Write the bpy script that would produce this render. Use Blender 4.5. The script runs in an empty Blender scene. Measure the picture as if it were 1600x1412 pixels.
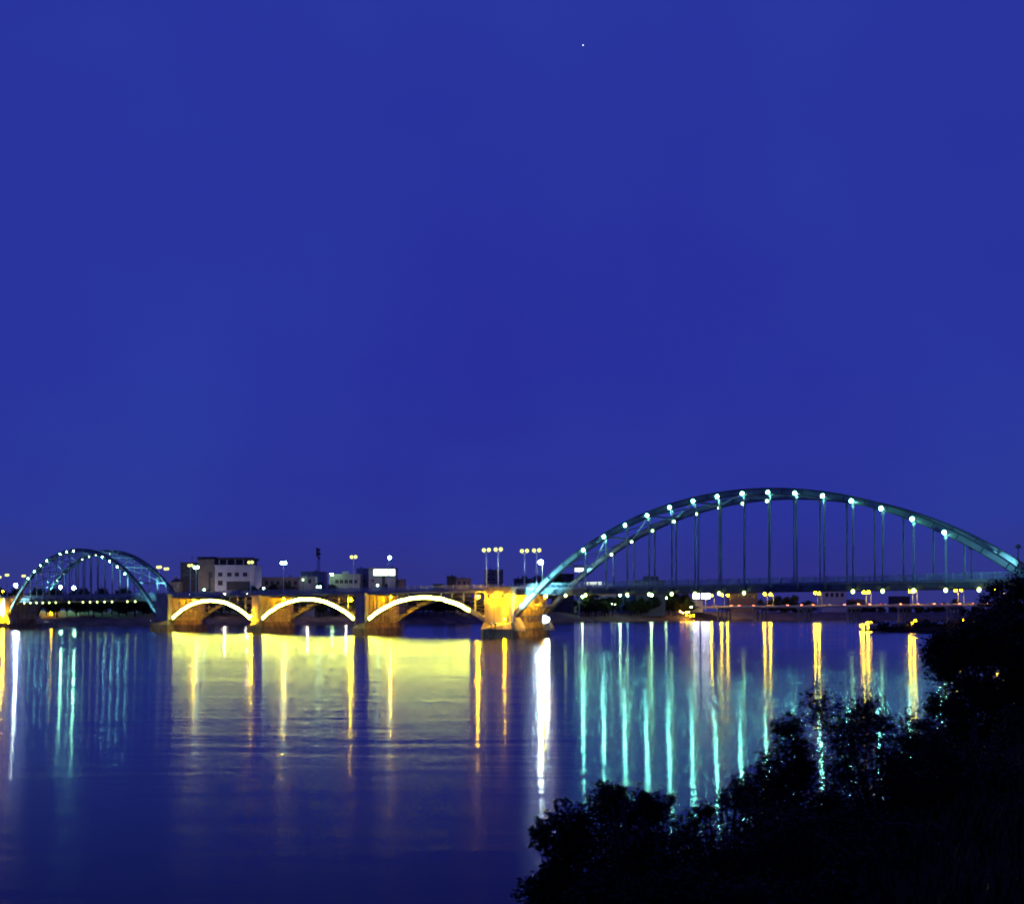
import bpy, math, random
from mathutils import Vector, Matrix, noise as mnoise
random.seed(7)
R = math.radians
scene = bpy.context.scene

# ---------------------------------------------------------------- camera
CAMZ, FPX, HORIZON = 5.85, 1600.0, 958.8          # photo pixels (1600 x 1412)
cam_d = bpy.data.cameras.new('camera')
cam = bpy.data.objects.new('camera', cam_d)
scene.collection.objects.link(cam)
cam.location = (0, 0, CAMZ)
cam.rotation_euler = (R(90), 0, 0)
cam_d.sensor_width = 36.0
cam_d.lens = 36.0 * FPX / 1600.0
cam_d.shift_y = (HORIZON - 706.0) / 1600.0
cam_d.clip_start, cam_d.clip_end = 0.2, 9000
cam_d.dof.use_dof = True
cam_d.dof.focus_distance = 260
cam_d.dof.aperture_fstop = 1.6
scene.camera = cam

# ---------------------------------------------------------------- sky (late blue hour, no sun left)
world = bpy.data.worlds.new('World')
scene.world = world
world.use_nodes = True
wn, wl = world.node_tree.nodes, world.node_tree.links
wn.clear()
wout = wn.new('ShaderNodeOutputWorld'); wbg = wn.new('ShaderNodeBackground')
wtc = wn.new('ShaderNodeTexCoord'); wsep = wn.new('ShaderNodeSeparateXYZ'); wr = wn.new('ShaderNodeValToRGB')
wl.new(wtc.outputs['Generated'], wsep.inputs[0]); wl.new(wsep.outputs['Z'], wr.inputs[0])
stops = [(0.0, (.033, .038, .200)), (.045, (.029, .039, .250)), (.09, (.0245, .041, .312)),
         (.22, (.0228, .038, .338)), (.50, (.0226, .040, .342)), (1.0, (.019, .032, .28))]
el = wr.color_ramp.elements
while len(el) < len(stops): el.new(.5)
for e, (p, c) in zip(el, stops): e.position = p; e.color = (*c, 1)
wnz = wn.new('ShaderNodeTexNoise'); wnz.inputs['Scale'].default_value = 2.6; wnz.inputs['Detail'].default_value = 4
wmr = wn.new('ShaderNodeMapRange'); wmr.inputs['From Min'].default_value = .3; wmr.inputs['From Max'].default_value = .7
wl.new(wtc.outputs['Generated'], wnz.inputs[0]); wl.new(wnz.outputs['Fac'], wmr.inputs['Value'])
wmx = wn.new('ShaderNodeMix'); wmx.data_type = 'RGBA'; wmx.blend_type = 'MULTIPLY'; wmx.inputs['Factor'].default_value = 1.0
wcr = wn.new('ShaderNodeValToRGB')
wcr.color_ramp.elements[0].color = (.94, .70, .95, 1); wcr.color_ramp.elements[1].color = (1.0, 1.05, 1.03, 1)
wl.new(wmr.outputs[0], wcr.inputs[0]); wl.new(wr.outputs[0], wmx.inputs[6]); wl.new(wcr.outputs[0], wmx.inputs[7])
wl.new(wmx.outputs[2], wbg.inputs[0]); wbg.inputs[1].default_value = 1.0
wl.new(wbg.outputs[0], wout.inputs[0])

# ---------------------------------------------------------------- exposure / renderer
scene.view_settings.view_transform = 'Standard'
scene.view_settings.look = 'None'
scene.view_settings.exposure = 0.0
scene.view_settings.gamma = 1.0
scene.view_settings.use_curve_mapping = False
scene.render.engine = 'CYCLES'
cy = scene.cycles
cy.use_denoising = True
cy.max_bounces = 5; cy.diffuse_bounces = 2; cy.glossy_bounces = 3
cy.use_light_tree = True
cy.filter_width = 1.9
cy.sample_clamp_indirect = 6.0

# ================================================================ helpers
C = scene.collection

def lin(r, g, b):
    f = lambda v: (v / 255 / 12.92) if v / 255 <= .04045 else ((v / 255 + .055) / 1.055) ** 2.4
    return (f(r), f(g), f(b))

def mat(name, col, rough=.7, noise=.25, scale=1.0, metal=0.0, bump=0.0, stretch=(1, 1, 1), col2=None, spec=.4):
    m = bpy.data.materials.new(name); m.use_nodes = True
    n, l = m.node_tree.nodes, m.node_tree.links
    b = n['Principled BSDF']
    b.inputs['Roughness'].default_value = rough
    b.inputs['Metallic'].default_value = metal
    b.inputs['Specular IOR Level'].default_value = spec
    tc = n.new('ShaderNodeTexCoord'); mp = n.new('ShaderNodeMapping'); nz = n.new('ShaderNodeTexNoise')
    mp.inputs['Scale'].default_value = stretch
    nz.inputs['Scale'].default_value = scale; nz.inputs['Detail'].default_value = 5
    l.new(tc.outputs['Object'], mp.inputs[0]); l.new(mp.outputs[0], nz.inputs[0])
    rp = n.new('ShaderNodeValToRGB')
    c2 = col2 if col2 else tuple(c * (1 + noise) for c in col)
    rp.color_ramp.elements[0].position = .3; rp.color_ramp.elements[1].position = .72
    rp.color_ramp.elements[0].color = (*[c * (1 - noise) for c in col], 1)
    rp.color_ramp.elements[1].color = (*c2, 1)
    l.new(nz.outputs['Fac'], rp.inputs[0]); l.new(rp.outputs[0], b.inputs['Base Color'])
    if bump:
        bp = n.new('ShaderNodeBump'); bp.inputs['Strength'].default_value = bump; bp.inputs['Distance'].default_value = .1
        l.new(nz.outputs['Fac'], bp.inputs['Height']); l.new(bp.outputs[0], b.inputs['Normal'])
    return m

def glow(name, col, strength):
    m = bpy.data.materials.new(name); m.use_nodes = True
    n, l = m.node_tree.nodes, m.node_tree.links
    n.clear()
    o = n.new('ShaderNodeOutputMaterial'); e = n.new('ShaderNodeEmission')
    e.inputs[0].default_value = (*col, 1); e.inputs[1].default_value = strength
    l.new(e.outputs[0], o.inputs[0])
    return m

M = {
 'flange':   mat('flange_steel', (.07, .07, .075), .6, .3, .6),
 'steel':    mat('painted_steel', (.27, .275, .28), .55, .22, .35),
 'darksteel':mat('dark_steel', (.13, .13, .14), .6, .3, .5),
 'concrete': mat('pier_concrete', (.42, .37, .26), .85, .42, .5, bump=.4, stretch=(1.2, 1.2, .35)),
 'deck':     mat('deck_concrete', (.26, .26, .26), .85, .2, .3),
 'paleconcrete': mat('pale_concrete', (.60, .58, .54), .85, .2, .2),
 'plinth':   mat('stained_plinth', (.22, .175, .11), .85, .5, .8, bump=.5, stretch=(1, 1, .4)),
 'asphalt':  mat('asphalt', (.05, .05, .052), .9, .3, 1.5),
 'rail':     mat('railing_paint', (.34, .36, .38), .6, .15, .7),
 'pole':     mat('lamp_pole_paint', (.66, .67, .66), .5, .12, .8),
 'fixture':  mat('fixture_metal', (.08, .08, .085), .5, .2, 2),
 'bark':     mat('bark', (.045, .032, .022), .9, .3, 6, bump=.4),
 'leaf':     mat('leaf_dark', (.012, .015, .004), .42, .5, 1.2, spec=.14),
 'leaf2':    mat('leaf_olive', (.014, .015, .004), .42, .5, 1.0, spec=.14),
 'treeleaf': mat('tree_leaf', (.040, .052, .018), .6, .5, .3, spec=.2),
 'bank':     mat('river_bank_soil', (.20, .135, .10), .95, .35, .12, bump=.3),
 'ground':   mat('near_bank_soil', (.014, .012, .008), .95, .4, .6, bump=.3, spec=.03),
 'white':    mat('white_render', (.62, .60, .60), .85, .12, .25),
 'grey':     mat('grey_render', (.34, .33, .33), .85, .18, .25),
 'brown':    mat('brown_render', (.26, .20, .15), .85, .2, .3),
 'dark':     mat('dark_render', (.07, .065, .07), .85, .3, .3),
 'tan':      mat('tan_brick', (.36, .24, .16), .85, .2, .4),
 'glass':    mat('window_glass', (.02, .02, .022), .15, .2, .5, spec=.5),
 'frame':    mat('window_frame', (.30, .29, .28), .6, .1, 1),
 'tyre':     mat('tyre_rubber', (.02, .02, .02), .9, .2, 4),
 'carpaint': mat('car_paint', (.25, .26, .28), .35, .1, 1),
 'teal':     mat('teal_render', (.16, .36, .36), .85, .15, .3),
 # lamps
 'g_green':  glow('mercury_globe', (.24, 1.0, .72), 620),
 'g_far':    glow('mercury_globe_far', (.62, 1.0, .50), 14),
 'g_halo':    glow('lamp_halo_glow', (.16, .80, .42), .75),  # faint green glow standing in for the lamp's halo
 'g_left':   glow('mercury_globe_left', (.34, 1.0, .80), 90),
 'g_globe':  glow('post_globe', (.92, .96, .26), 1.7),
 'g_cool':   glow('post_globe_cool', (.42, 1.0, .80), 22),
 'g_under':  glow('pendant_globe', (.70, 1.0, .30), 6),
 'g_flood':  glow('flood_bulb', (.62, .90, 1.0), 900),
 'g_gflood': glow('flood_bulb_green', (.55, 1.0, .45), 110),
 'g_sodium': glow('sodium_bulb', (1.0, .50, .0008), 3400),
 'g_gflood2':glow('flood_bulb_greenish', (.62, 1.0, .70), 500),
 'g_park':   glow('park_bulb', (.34, 1.0, .55), 420),
 'g_fill':   glow('front_fill_globe', (1.0, .86, .74), 200),  # for the lamps added to light the building fronts
 'g_so':     glow('sodium_bulb_small', (1.0, .56, .001), 800),
 'g_flood3': glow('flood_bulb_low', (.66, .92, 1.0), 420),
 'g_flank':  glow('flank_bulb', (1.0, .46, .0008), 2400),
 'g_sodium2':glow('sodium_globe', (1.0, .64, .001), 330),
 'g_strip':  glow('arch_light_strip', (.92, 1.0, .12), 30),
 'g_sign':   glow('sign_face', (.8, 1.0, .86), 3),
 'g_sign2':  glow('roof_sign_face', (.9, 1.0, .95), 1.6),
 'g_board':  glow('billboard_face', (.95, .97, 1.0), 12),
 'g_tail':   glow('tail_light', (1.0, .20, .10), 30),
 'g_head':   glow('head_light', (1.0, .72, .55), 22),
 'g_bank':   glow('bank_sodium', (1.0, .52, .0015), 130),
 'g_orange': glow('stall_lamp', (1.0, .45, .08), 60),
 'g_star':   glow('star_light', (.8, .85, 1.0), 2.5),
}

class MB:
    """collects shapes in one mesh"""
    def __init__(s): s.v = []; s.f = []
    def add(s, vs, fs):
        o = len(s.v); s.v += [tuple(v) for v in vs]; s.f += [tuple(i + o for i in f) for f in fs]
    def box(s, a, b):
        (x0, y0, z0), (x1, y1, z1) = a, b
        s.add([(x0,y0,z0),(x1,y0,z0),(x1,y1,z0),(x0,y1,z0),(x0,y0,z1),(x1,y0,z1),(x1,y1,z1),(x0,y1,z1)],
              [(0,3,2,1),(4,5,6,7),(0,1,5,4),(1,2,6,5),(2,3,7,6),(3,0,4,7)])
    def bar(s, p, q, w, h, up=(0, 0, 1)):
        p, q = Vector(p), Vector(q); d = (q - p).normalized(); u = Vector(up)
        if abs(d.dot(u)) > .95: u = Vector((0, 1, 0))
        a = d.cross(u).normalized() * w / 2; b = a.cross(d).normalized() * h / 2
        vs = [p-a-b, p+a-b, p+a+b, p-a+b, q-a-b, q+a-b, q+a+b, q-a+b]
        s.add(vs, [(0,3,2,1),(4,5,6,7),(0,1,5,4),(1,2,6,5),(2,3,7,6),(3,0,4,7)])
    def tube(s, pts, rad, n=8, cap0=True):
        pts = [Vector(p) for p in pts]; o = len(s.v); k = len(pts)
        for i, p in enumerate(pts):
            d = (pts[min(i+1, k-1)] - pts[max(i-1, 0)]).normalized()
            u = Vector((1, 0, 0)) if abs(d.x) < .9 else Vector((0, 1, 0))
            a = d.cross(u).normalized(); b = d.cross(a)
            r = rad[i] if isinstance(rad, (list, tuple)) else rad
            for j in range(n):
                t = 2 * math.pi * j / n
                s.v.append(tuple(p + a * (r * math.cos(t)) + b * (r * math.sin(t))))
        for i in range(k - 1):
            for j in range(n):
                s.f.append((o+i*n+j, o+i*n+(j+1) % n, o+(i+1)*n+(j+1) % n, o+(i+1)*n+j))
        if cap0: s.f.append(tuple(o + j for j in range(n))[::-1])
        s.f.append(tuple(o + (k-1)*n + j for j in range(n)))
    def ball(s, c, r, n=10, m=7, sz=1.0):
        o = len(s.v); c = Vector(c)
        s.v.append(tuple(c + Vector((0, 0, r * sz))))
        for i in range(1, m):
            a = math.pi * i / m
            for j in range(n):
                t = 2 * math.pi * j / n
                s.v.append(tuple(c + Vector((r*math.sin(a)*math.cos(t), r*math.sin(a)*math.sin(t), r*sz*math.cos(a)))))
        s.v.append(tuple(c - Vector((0, 0, r * sz)))); e = len(s.v) - 1
        for j in range(n):
            s.f.append((o, o+1+j, o+1+(j+1) % n)); s.f.append((e, o+1+(m-2)*n+(j+1) % n, o+1+(m-2)*n+j))
        for i in range(m - 2):
            for j in range(n):
                a = o+1+i*n+j; b = o+1+i*n+(j+1) % n
                s.f.append((a, a+n, b+n, b))
    def prism(s, poly, a, b, axis='y'):
        """poly of (u, z) extruded from a to b along y (or of (x, y) along z, or (y, z) along x)"""
        n = len(poly)
        mk = {'y': lambda p, t: (p[0], t, p[1]), 'z': lambda p, t: (p[0], p[1], t), 'x': lambda p, t: (t, p[0], p[1])}[axis]
        s.add([mk(p, a) for p in poly] + [mk(p, b) for p in poly],
              [tuple(range(n))[::-1], tuple(range(n, 2*n))] + [(i, (i+1) % n, n+(i+1) % n, n+i) for i in range(n)])
    def frustum(s, ring0, z0, ring1, z1):
        n = len(ring0)
        s.add([(x, y, z0) for x, y in ring0] + [(x, y, z1) for x, y in ring1],
              [tuple(range(n))[::-1], tuple(range(n, 2*n))] + [(i, (i+1) % n, n+(i+1) % n, n+i) for i in range(n)])
    def mesh(s, name, m, smooth=False):
        me = bpy.data.meshes.new(name); me.from_pydata(s.v, [], s.f); me.update()
        me.materials.append(M[m] if isinstance(m, str) else m)
        if smooth: me.polygons.foreach_set('use_smooth', [True] * len(me.polygons))
        return me
    def build(s, name, m, parent=None, smooth=False):
        return obj(name, s.mesh(name, m, smooth), parent)

def obj(name, me, parent=None):
    o = bpy.data.objects.new(name, me); C.objects.link(o)
    if parent: o.parent = parent
    return o

def tag(o, label=None, cat=None, group=None, kind=None):
    if label: o['label'] = label
    if cat: o['category'] = cat
    if group: o['group'] = group
    if kind: o['kind'] = kind
    return o

def empty(name, loc=(0, 0, 0), rz=0.0):
    o = bpy.data.objects.new(name, None); C.objects.link(o)
    o.location = loc; o.rotation_euler = (0, 0, rz); o.empty_display_size = .5
    return o

def copy_tree(o, parent=None):
    c = o.copy(); C.objects.link(c); c.parent = parent
    for ch in list(o.children): copy_tree(ch, c)
    return c

class Kind:
    """first placement uses the prototype itself, later ones copies of it"""
    def __init__(s, root): s.root = root; s.used = False
    def put(s, loc, rz, label, cat, group, scale=1.0):
        o = copy_tree(s.root) if s.used else s.root
        s.used = True
        o.location = loc; o.rotation_euler = (0, 0, rz); o.scale = (scale,) * 3
        return tag(o, label, cat, group)

ORD = ['first', 'second', 'third', 'fourth', 'fifth', 'sixth', 'seventh', 'eighth', 'ninth', 'tenth', 'eleventh',
       'twelfth', 'thirteenth', 'fourteenth', 'fifteenth', 'sixteenth', 'seventeenth', 'eighteenth', 'nineteenth', 'twentieth']

def at(px, py, d):
    """world point at depth d metres that shows at photo pixel px, py"""
    return Vector(((px - 800) / FPX * d, d, CAMZ + (HORIZON - py) / FPX * d))

# ================================================================ river and banks
def water_material():
    m = bpy.data.materials.new('river_water'); m.use_nodes = True
    n, l = m.node_tree.nodes, m.node_tree.links
    n.clear()
    out = n.new('ShaderNodeOutputMaterial'); mix = n.new('ShaderNodeMixShader'); fr = n.new('ShaderNodeFresnel')
    df = n.new('ShaderNodeBsdfDiffuse'); gl = n.new('ShaderNodeBsdfAnisotropic')
    df.inputs[0].default_value = (.035, .032, .030, 1)
    gl.distribution = 'BECKMANN'
    gl.inputs['Color'].default_value = (1, 1, 1, 1)
    gl.inputs['Anisotropy'].default_value = .58
    fr.inputs['IOR'].default_value = 1.33
    tan = n.new('ShaderNodeCombineXYZ'); tan.inputs[0].default_value = 1.0      # ripple crests lie across the river
    l.new(tan.outputs[0], gl.inputs['Tangent'])
    tc = n.new('ShaderNodeTexCoord')
    def noise(sx, sy, scale, detail, dist=0.0):
        mp = n.new('ShaderNodeMapping'); mp.inputs['Scale'].default_value = (sx, sy, 1)
        mp.inputs['Rotation'].default_value = (0, 0, R(3))
        nz = n.new('ShaderNodeTexNoise'); nz.inputs['Scale'].default_value = scale
        nz.inputs['Detail'].default_value = detail; nz.inputs['Distortion'].default_value = dist
        l.new(tc.outputs['Object'], mp.inputs[0]); l.new(mp.outputs[0], nz.inputs[0])
        return nz.outputs['Fac']
    a = noise(.10, .55, .5, 3, .6)          # long slicks
    b = noise(.20, 1.6, .8, 3, .3)          # small ripples
    c = noise(.012, .05, 1.0, 3, .4)        # patches of calmer and rougher water
    ad = n.new('ShaderNodeMath'); ad.operation = 'MULTIPLY_ADD'; ad.inputs[1].default_value = .22
    l.new(b, ad.inputs[0]); l.new(a, ad.inputs[2])
    bp = n.new('ShaderNodeBump'); bp.inputs['Strength'].default_value = 1.0; bp.inputs['Distance'].default_value = .052
    l.new(ad.outputs[0], bp.inputs['Height'])
    l.new(bp.outputs[0], gl.inputs['Normal'])
    mr = n.new('ShaderNodeMapRange')
    mr.inputs['From Min'].default_value = .3; mr.inputs['From Max'].default_value = .7
    mr.inputs['To Min'].default_value = .100; mr.inputs['To Max'].default_value = .132
    l.new(c, mr.inputs['Value']); l.new(mr.outputs[0], gl.inputs['Roughness'])
    gw = n.new('ShaderNodeBsdfAnisotropic'); gw.distribution = 'BECKMANN'      # wind-ruffled part of the surface
    gw.inputs['Color'].default_value = (1, 1, 1, 1); gw.inputs['Roughness'].default_value = .25; gw.inputs['Anisotropy'].default_value = .12
    l.new(tan.outputs[0], gw.inputs['Tangent']); l.new(bp.outputs[0], gw.inputs['Normal'])
    mg = n.new('ShaderNodeMixShader')
    mr2 = n.new('ShaderNodeMapRange'); mr2.inputs['From Min'].default_value = .3; mr2.inputs['From Max'].default_value = .7
    mr2.inputs['To Min'].default_value = .22; mr2.inputs['To Max'].default_value = .52
    l.new(c, mr2.inputs['Value']); l.new(mr2.outputs[0], mg.inputs[0]); l.new(gl.outputs[0], mg.inputs[1]); l.new(gw.outputs[0], mg.inputs[2])
    l.new(fr.outputs[0], mix.inputs[0]); l.new(df.outputs[0], mix.inputs[1]); l.new(mg.outputs[0], mix.inputs[2])
    l.new(mix.outputs[0], out.inputs[0])
    return m

mb = MB(); mb.add([(-1500, -300, 0), (1800, -300, 0), (1800, 1300, 0), (-1500, 1300, 0)], [(0, 1, 2, 3)])
tag(mb.build('river_water', water_material()), 'still dark blue river reflecting the bridge lights', 'river', kind='structure')

# far bank: shoreline (x, depth); rises behind
far_px = [(-900, 505), (-300, 505), (0, 510), (200, 530), (340, 550), (520, 585), (660, 622), (780, 690), (900, 770),
          (1000, 830), (1100, 880), (1300, 905), (1600, 915), (2200, 930), (3200, 930)]
FAR = [((px - 800) / FPX * d, d) for px, d in far_px]
def far_depth(px):
    for (a, da), (b, db) in zip(far_px, far_px[1:]):
        if a <= px <= b: return da + (db - da) * (px - a) / (b - a)
    return 600.0
def far_bank():
    b = MB(); prof = [(0, -1.0), (0.6, .5), (5, 1.9), (9, 3.0), (14, 3.7), (20, 5.2), (30, 7.0), (60, 7.6), (400, 8), (6000, 9)]
    # finer steps along the shore so that the edge wanders
    pts = []
    for (x0, y0), (x1, y1) in zip(FAR, FAR[1:]):
        for i in range(12):
            t = i / 12; pts.append((x0+(x1-x0)*t, y0+(y1-y0)*t))
    pts.append(FAR[-1])
    nprof = len(prof)
    for i, (x, y) in enumerate(pts):
        w = mnoise.noise((x * .03, y * .03, 0)) * 4
        for off, z in prof:
            zz = z + (mnoise.noise((x*.05, off*.2, 3)) * .5 if 1 < off < 100 else 0)
            b.v.append((x * (1 + off / 4000) if off > 300 else x, y + off + (w if off < 20 else 0), zz))
    for i in range(len(pts) - 1):
        for j in range(nprof - 1):
            a = i*nprof + j
            b.f.append((a, a+nprof, a+nprof+1, a+1))
    return b.build('far_bank', 'bank', smooth=True)
tag(far_bank(), 'low earthen bank across the river below the city', 'river bank', kind='structure')

# near bank on the right, where the photographer stands
SHORE = [(-70, -45), (-40, -22), (-22, -6), (-10, 4), (-4, 9), (0.5, 14), (5, 21), (12, 33), (32, 63), (47, 92), (65, 122),
         (92, 165), (108, 215), (122, 300), (119, 352), (128, 372), (165, 430), (235, 520), (335, 620), (600, 800), (900, 915)]
NPROF = [(-3, -1.2), (0, -.15), (1.5, .7), (4, 1.6), (8, 2.6), (13, 3.5), (24, 4.0), (60, 4.4), (500, 6)]
def near_z(off):
    for (a, za), (b, zb) in zip(NPROF, NPROF[1:]):
        if a <= off <= b: return za + (zb - za) * (off - a) / (b - a)
    return 4.4
def near_bank():
    b = MB(); pts = []
    for (x0, y0), (x1, y1) in zip(SHORE, SHORE[1:]):
        for i in range(8):
            t = i / 8; pts.append((x0+(x1-x0)*t, y0+(y1-y0)*t))
    pts.append(SHORE[-1]); k = len(NPROF)
    for x, y in pts:
        for off, z in NPROF:
            low = .45 if 280 < y < 460 else 1.0
            b.v.append((x + off*.94, y - off*.34, z*low + mnoise.noise((x*.3, y*.3, off*.4))*.18))
    for i in range(len(pts) - 1):
        for j in range(k - 1):
            a = i*k + j; b.f.append((a, a+1, a+k+1, a+k))
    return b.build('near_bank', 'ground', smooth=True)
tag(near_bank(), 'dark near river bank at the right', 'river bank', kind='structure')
def ground_z(x, y):
    """height of the near bank under x, y (project back along the profile direction)"""
    best = None
    for (x0, y0), (x1, y1) in zip(SHORE, SHORE[1:]):
        dx, dy = x1-x0, y1-y0; det = dx * (.34) + dy * .94
        # (x,y) = (x0,y0)+t(dx,dy)+off(.94,-.34)
        rx, ry = x-x0, y-y0
        det = dx*(-.34) - dy*.94
        if abs(det) < 1e-6: continue
        t = (rx*(-.34) - ry*.94) / det; off = (dx*ry - dy*rx) / det
        if -.001 <= t <= 1.001: best = off
    return (near_z(best) if best > -3 else -2.0) if best is not None else -2.0

# ================================================================ the arch bridge
K, D0 = .087, 357.1
SN, CS = .7733, .6341
BX, BY = -119.4, 357.1
BROT = math.atan2(-CS, SN)
BM = Matrix.Translation((BX, BY, 0)) @ Matrix.Rotation(BROT, 4, 'Z')
def W(s, w, z): return BM @ Vector((s, w, z))
def s_of(px, w=0.0):
    r = (px - 800) / FPX
    return (r * (BY + SN * w) - BX - CS * w) / (SN + r * CS)
def z_of(s, w, py):
    return CAMZ + (HORIZON - py) / FPX * W(s, w, 0).y

ZD = 12.25                    # deck edge
FARW = 12.0                   # distance between the two ribs
bridge = empty('arch_bridge', (BX, BY, 0), BROT)
tag(bridge, 'long steel bridge over the river with two tall hanger arches and three floodlit arches', 'bridge')

S_L, S_R = -190.0, 330.0
LP0, LP1 = s_of(244, -1.5), s_of(262, -1.5)      # left big pier
RP0, RP1 = s_of(757, -1.5), s_of(798, -1.5)      # right big pier
P1, P2 = s_of(399, -.8), s_of(563, -.8)          # slender piers
EP0, EP1 = s_of(-34, -1.5), s_of(7, -1.5)        # pier at the left edge
SC_R, SC_L = 218.5, -64.7
EN0, EN1 = SC_R + 66, SC_R + 75                  # right-hand abutment pier

# deck: roadway slab, girders, cross beams, railings
mb = MB(); mb.box((S_L, .7, ZD - .45), (S_R, 11.3, ZD - .08))
deck = mb.build('deck', 'deck', bridge)
mb = MB(); mb.box((S_L, 2.4, ZD - .076), (S_R, 9.6, ZD - .02)); mb.build('roadway', 'asphalt', deck)
for y0, y1 in ((.7, 2.4), (9.6, 11.3)):
    mb = MB(); mb.box((S_L, y0, ZD - .078), (S_R, y1, ZD + .06)); mb.build('footway', 'deck', deck)
for y0 in (.75, 10.85):
    for a, b in ((EP1, LP0), (RP1, EN0)):
        mb = MB()
        mb.box((a, y0, ZD - 1.55), (b, y0 + .4, ZD - .46))
        n = int((b - a) / 2.9)
        for i in range(n + 1):
            x = a + (b - a - .1) * i / n; mb.box((x, y0 - .12, ZD - 1.5), (x + .1, y0 + .52, ZD - .5))
        mb.box((a, y0 - .15, ZD - 1.66), (b, y0 + .55, ZD - 1.56))
        mb.build('edge_girder', 'darksteel', bridge)
    mb = MB(); mb.box((LP1, y0 - .6, ZD - .85), (RP0, y0 + .4, ZD - .46)); mb.build('edge_beam', 'deck', bridge)
def railing(y):
    mb = MB()
    for z in (.22, .95, 1.22): mb.box((S_L, y - .04, ZD + z - .04), (S_R, y + .04, ZD + z + .04))
    x = S_L
    while x < S_R:
        mb.box((x, y - .08, ZD + .06), (x + .16, y + .08, ZD + 1.3)); x += 2.45
    x = S_L
    while x < S_R:
        mb.box((x, y - .02, ZD + .24), (x + .05, y + .02, ZD + .94)); x += .27
    return mb.build('railing', 'rail', deck)
railing(.85); railing(11.15)

def cross_beam(s, ends=True):
    mb = MB()
    y0, y1 = (-.35, FARW + .35) if ends else (.8, 11.2)
    mb.box((s - .16, y0, ZD - 1.35), (s + .16, y1, ZD - .47)); mb.box((s - .3, y0, ZD - 1.45), (s + .3, y1, ZD - 1.352))
    mb.build('cross_beam', 'darksteel', bridge)

# hanger arches ---------------------------------------------------------------
def arch_fun(sc, crown, kx):
    def h(s):
        x = (s - sc) / kx
        return ZD + crown * (1 - (.005648 * x**2 + 2.484e-7 * x**4) / 19.5)
    return h
RIGHT = arch_fun(SC_R, 19.5, 1.0)
LEFT = arch_fun(SC_L, 18.3, .90)

def rib(hf, s0, s1, y, mname, n=60, depth=1.4):
    """box rib with top and bottom flange and web stiffeners"""
    d = depth / 2
    def frame(s):
        e = .05; sl = (hf(s + e) - hf(s - e)) / (2 * e); L = math.hypot(1, sl)
        return hf(s), -sl / L, 1 / L
    def sweep(mb, hw, o0, o1):
        prev = None
        for i in range(n + 1):
            s = s0 + (s1 - s0) * i / n; z, nx, nz = frame(s)
            o = len(mb.v)
            mb.v += [(s + nx*q, y + w_, z + nz*q) for q, w_ in ((o0, -hw), (o1, -hw), (o1, hw), (o0, hw))]
            if prev is not None:
                for j in range(4): mb.f.append((prev + j, prev + (j+1) % 4, o + (j+1) % 4, o + j))
            else: mb.f.append((o, o+1, o+2, o+3))
            if i == n: mb.f.append((o+3, o+2, o+1, o))
            prev = o
    mb = MB(); sweep(mb, .3, -d + .2, d - .2); r = mb.build('arch_rib', mname, bridge)
    for o0, o1 in ((-d, -d + .197), (d - .197, d)):
        mb = MB(); sweep(mb, .5, o0, o1); mb.build('flange', 'flange', r)
    mb = MB()
    for i in range(2, n, 2):
        s = s0 + (s1 - s0) * i / n; z, nx, nz = frame(s); a = d - .2
        for sy in (-1, 1): mb.bar((s - nx*a, y + sy*.39, z - nz*a), (s + nx*a, y + sy*.39, z + nz*a), .14, .17, up=(0, 1, 0))
    mb.build('stiffeners', 'flange', r)['kind'] = 'stuff'
    return r

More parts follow.
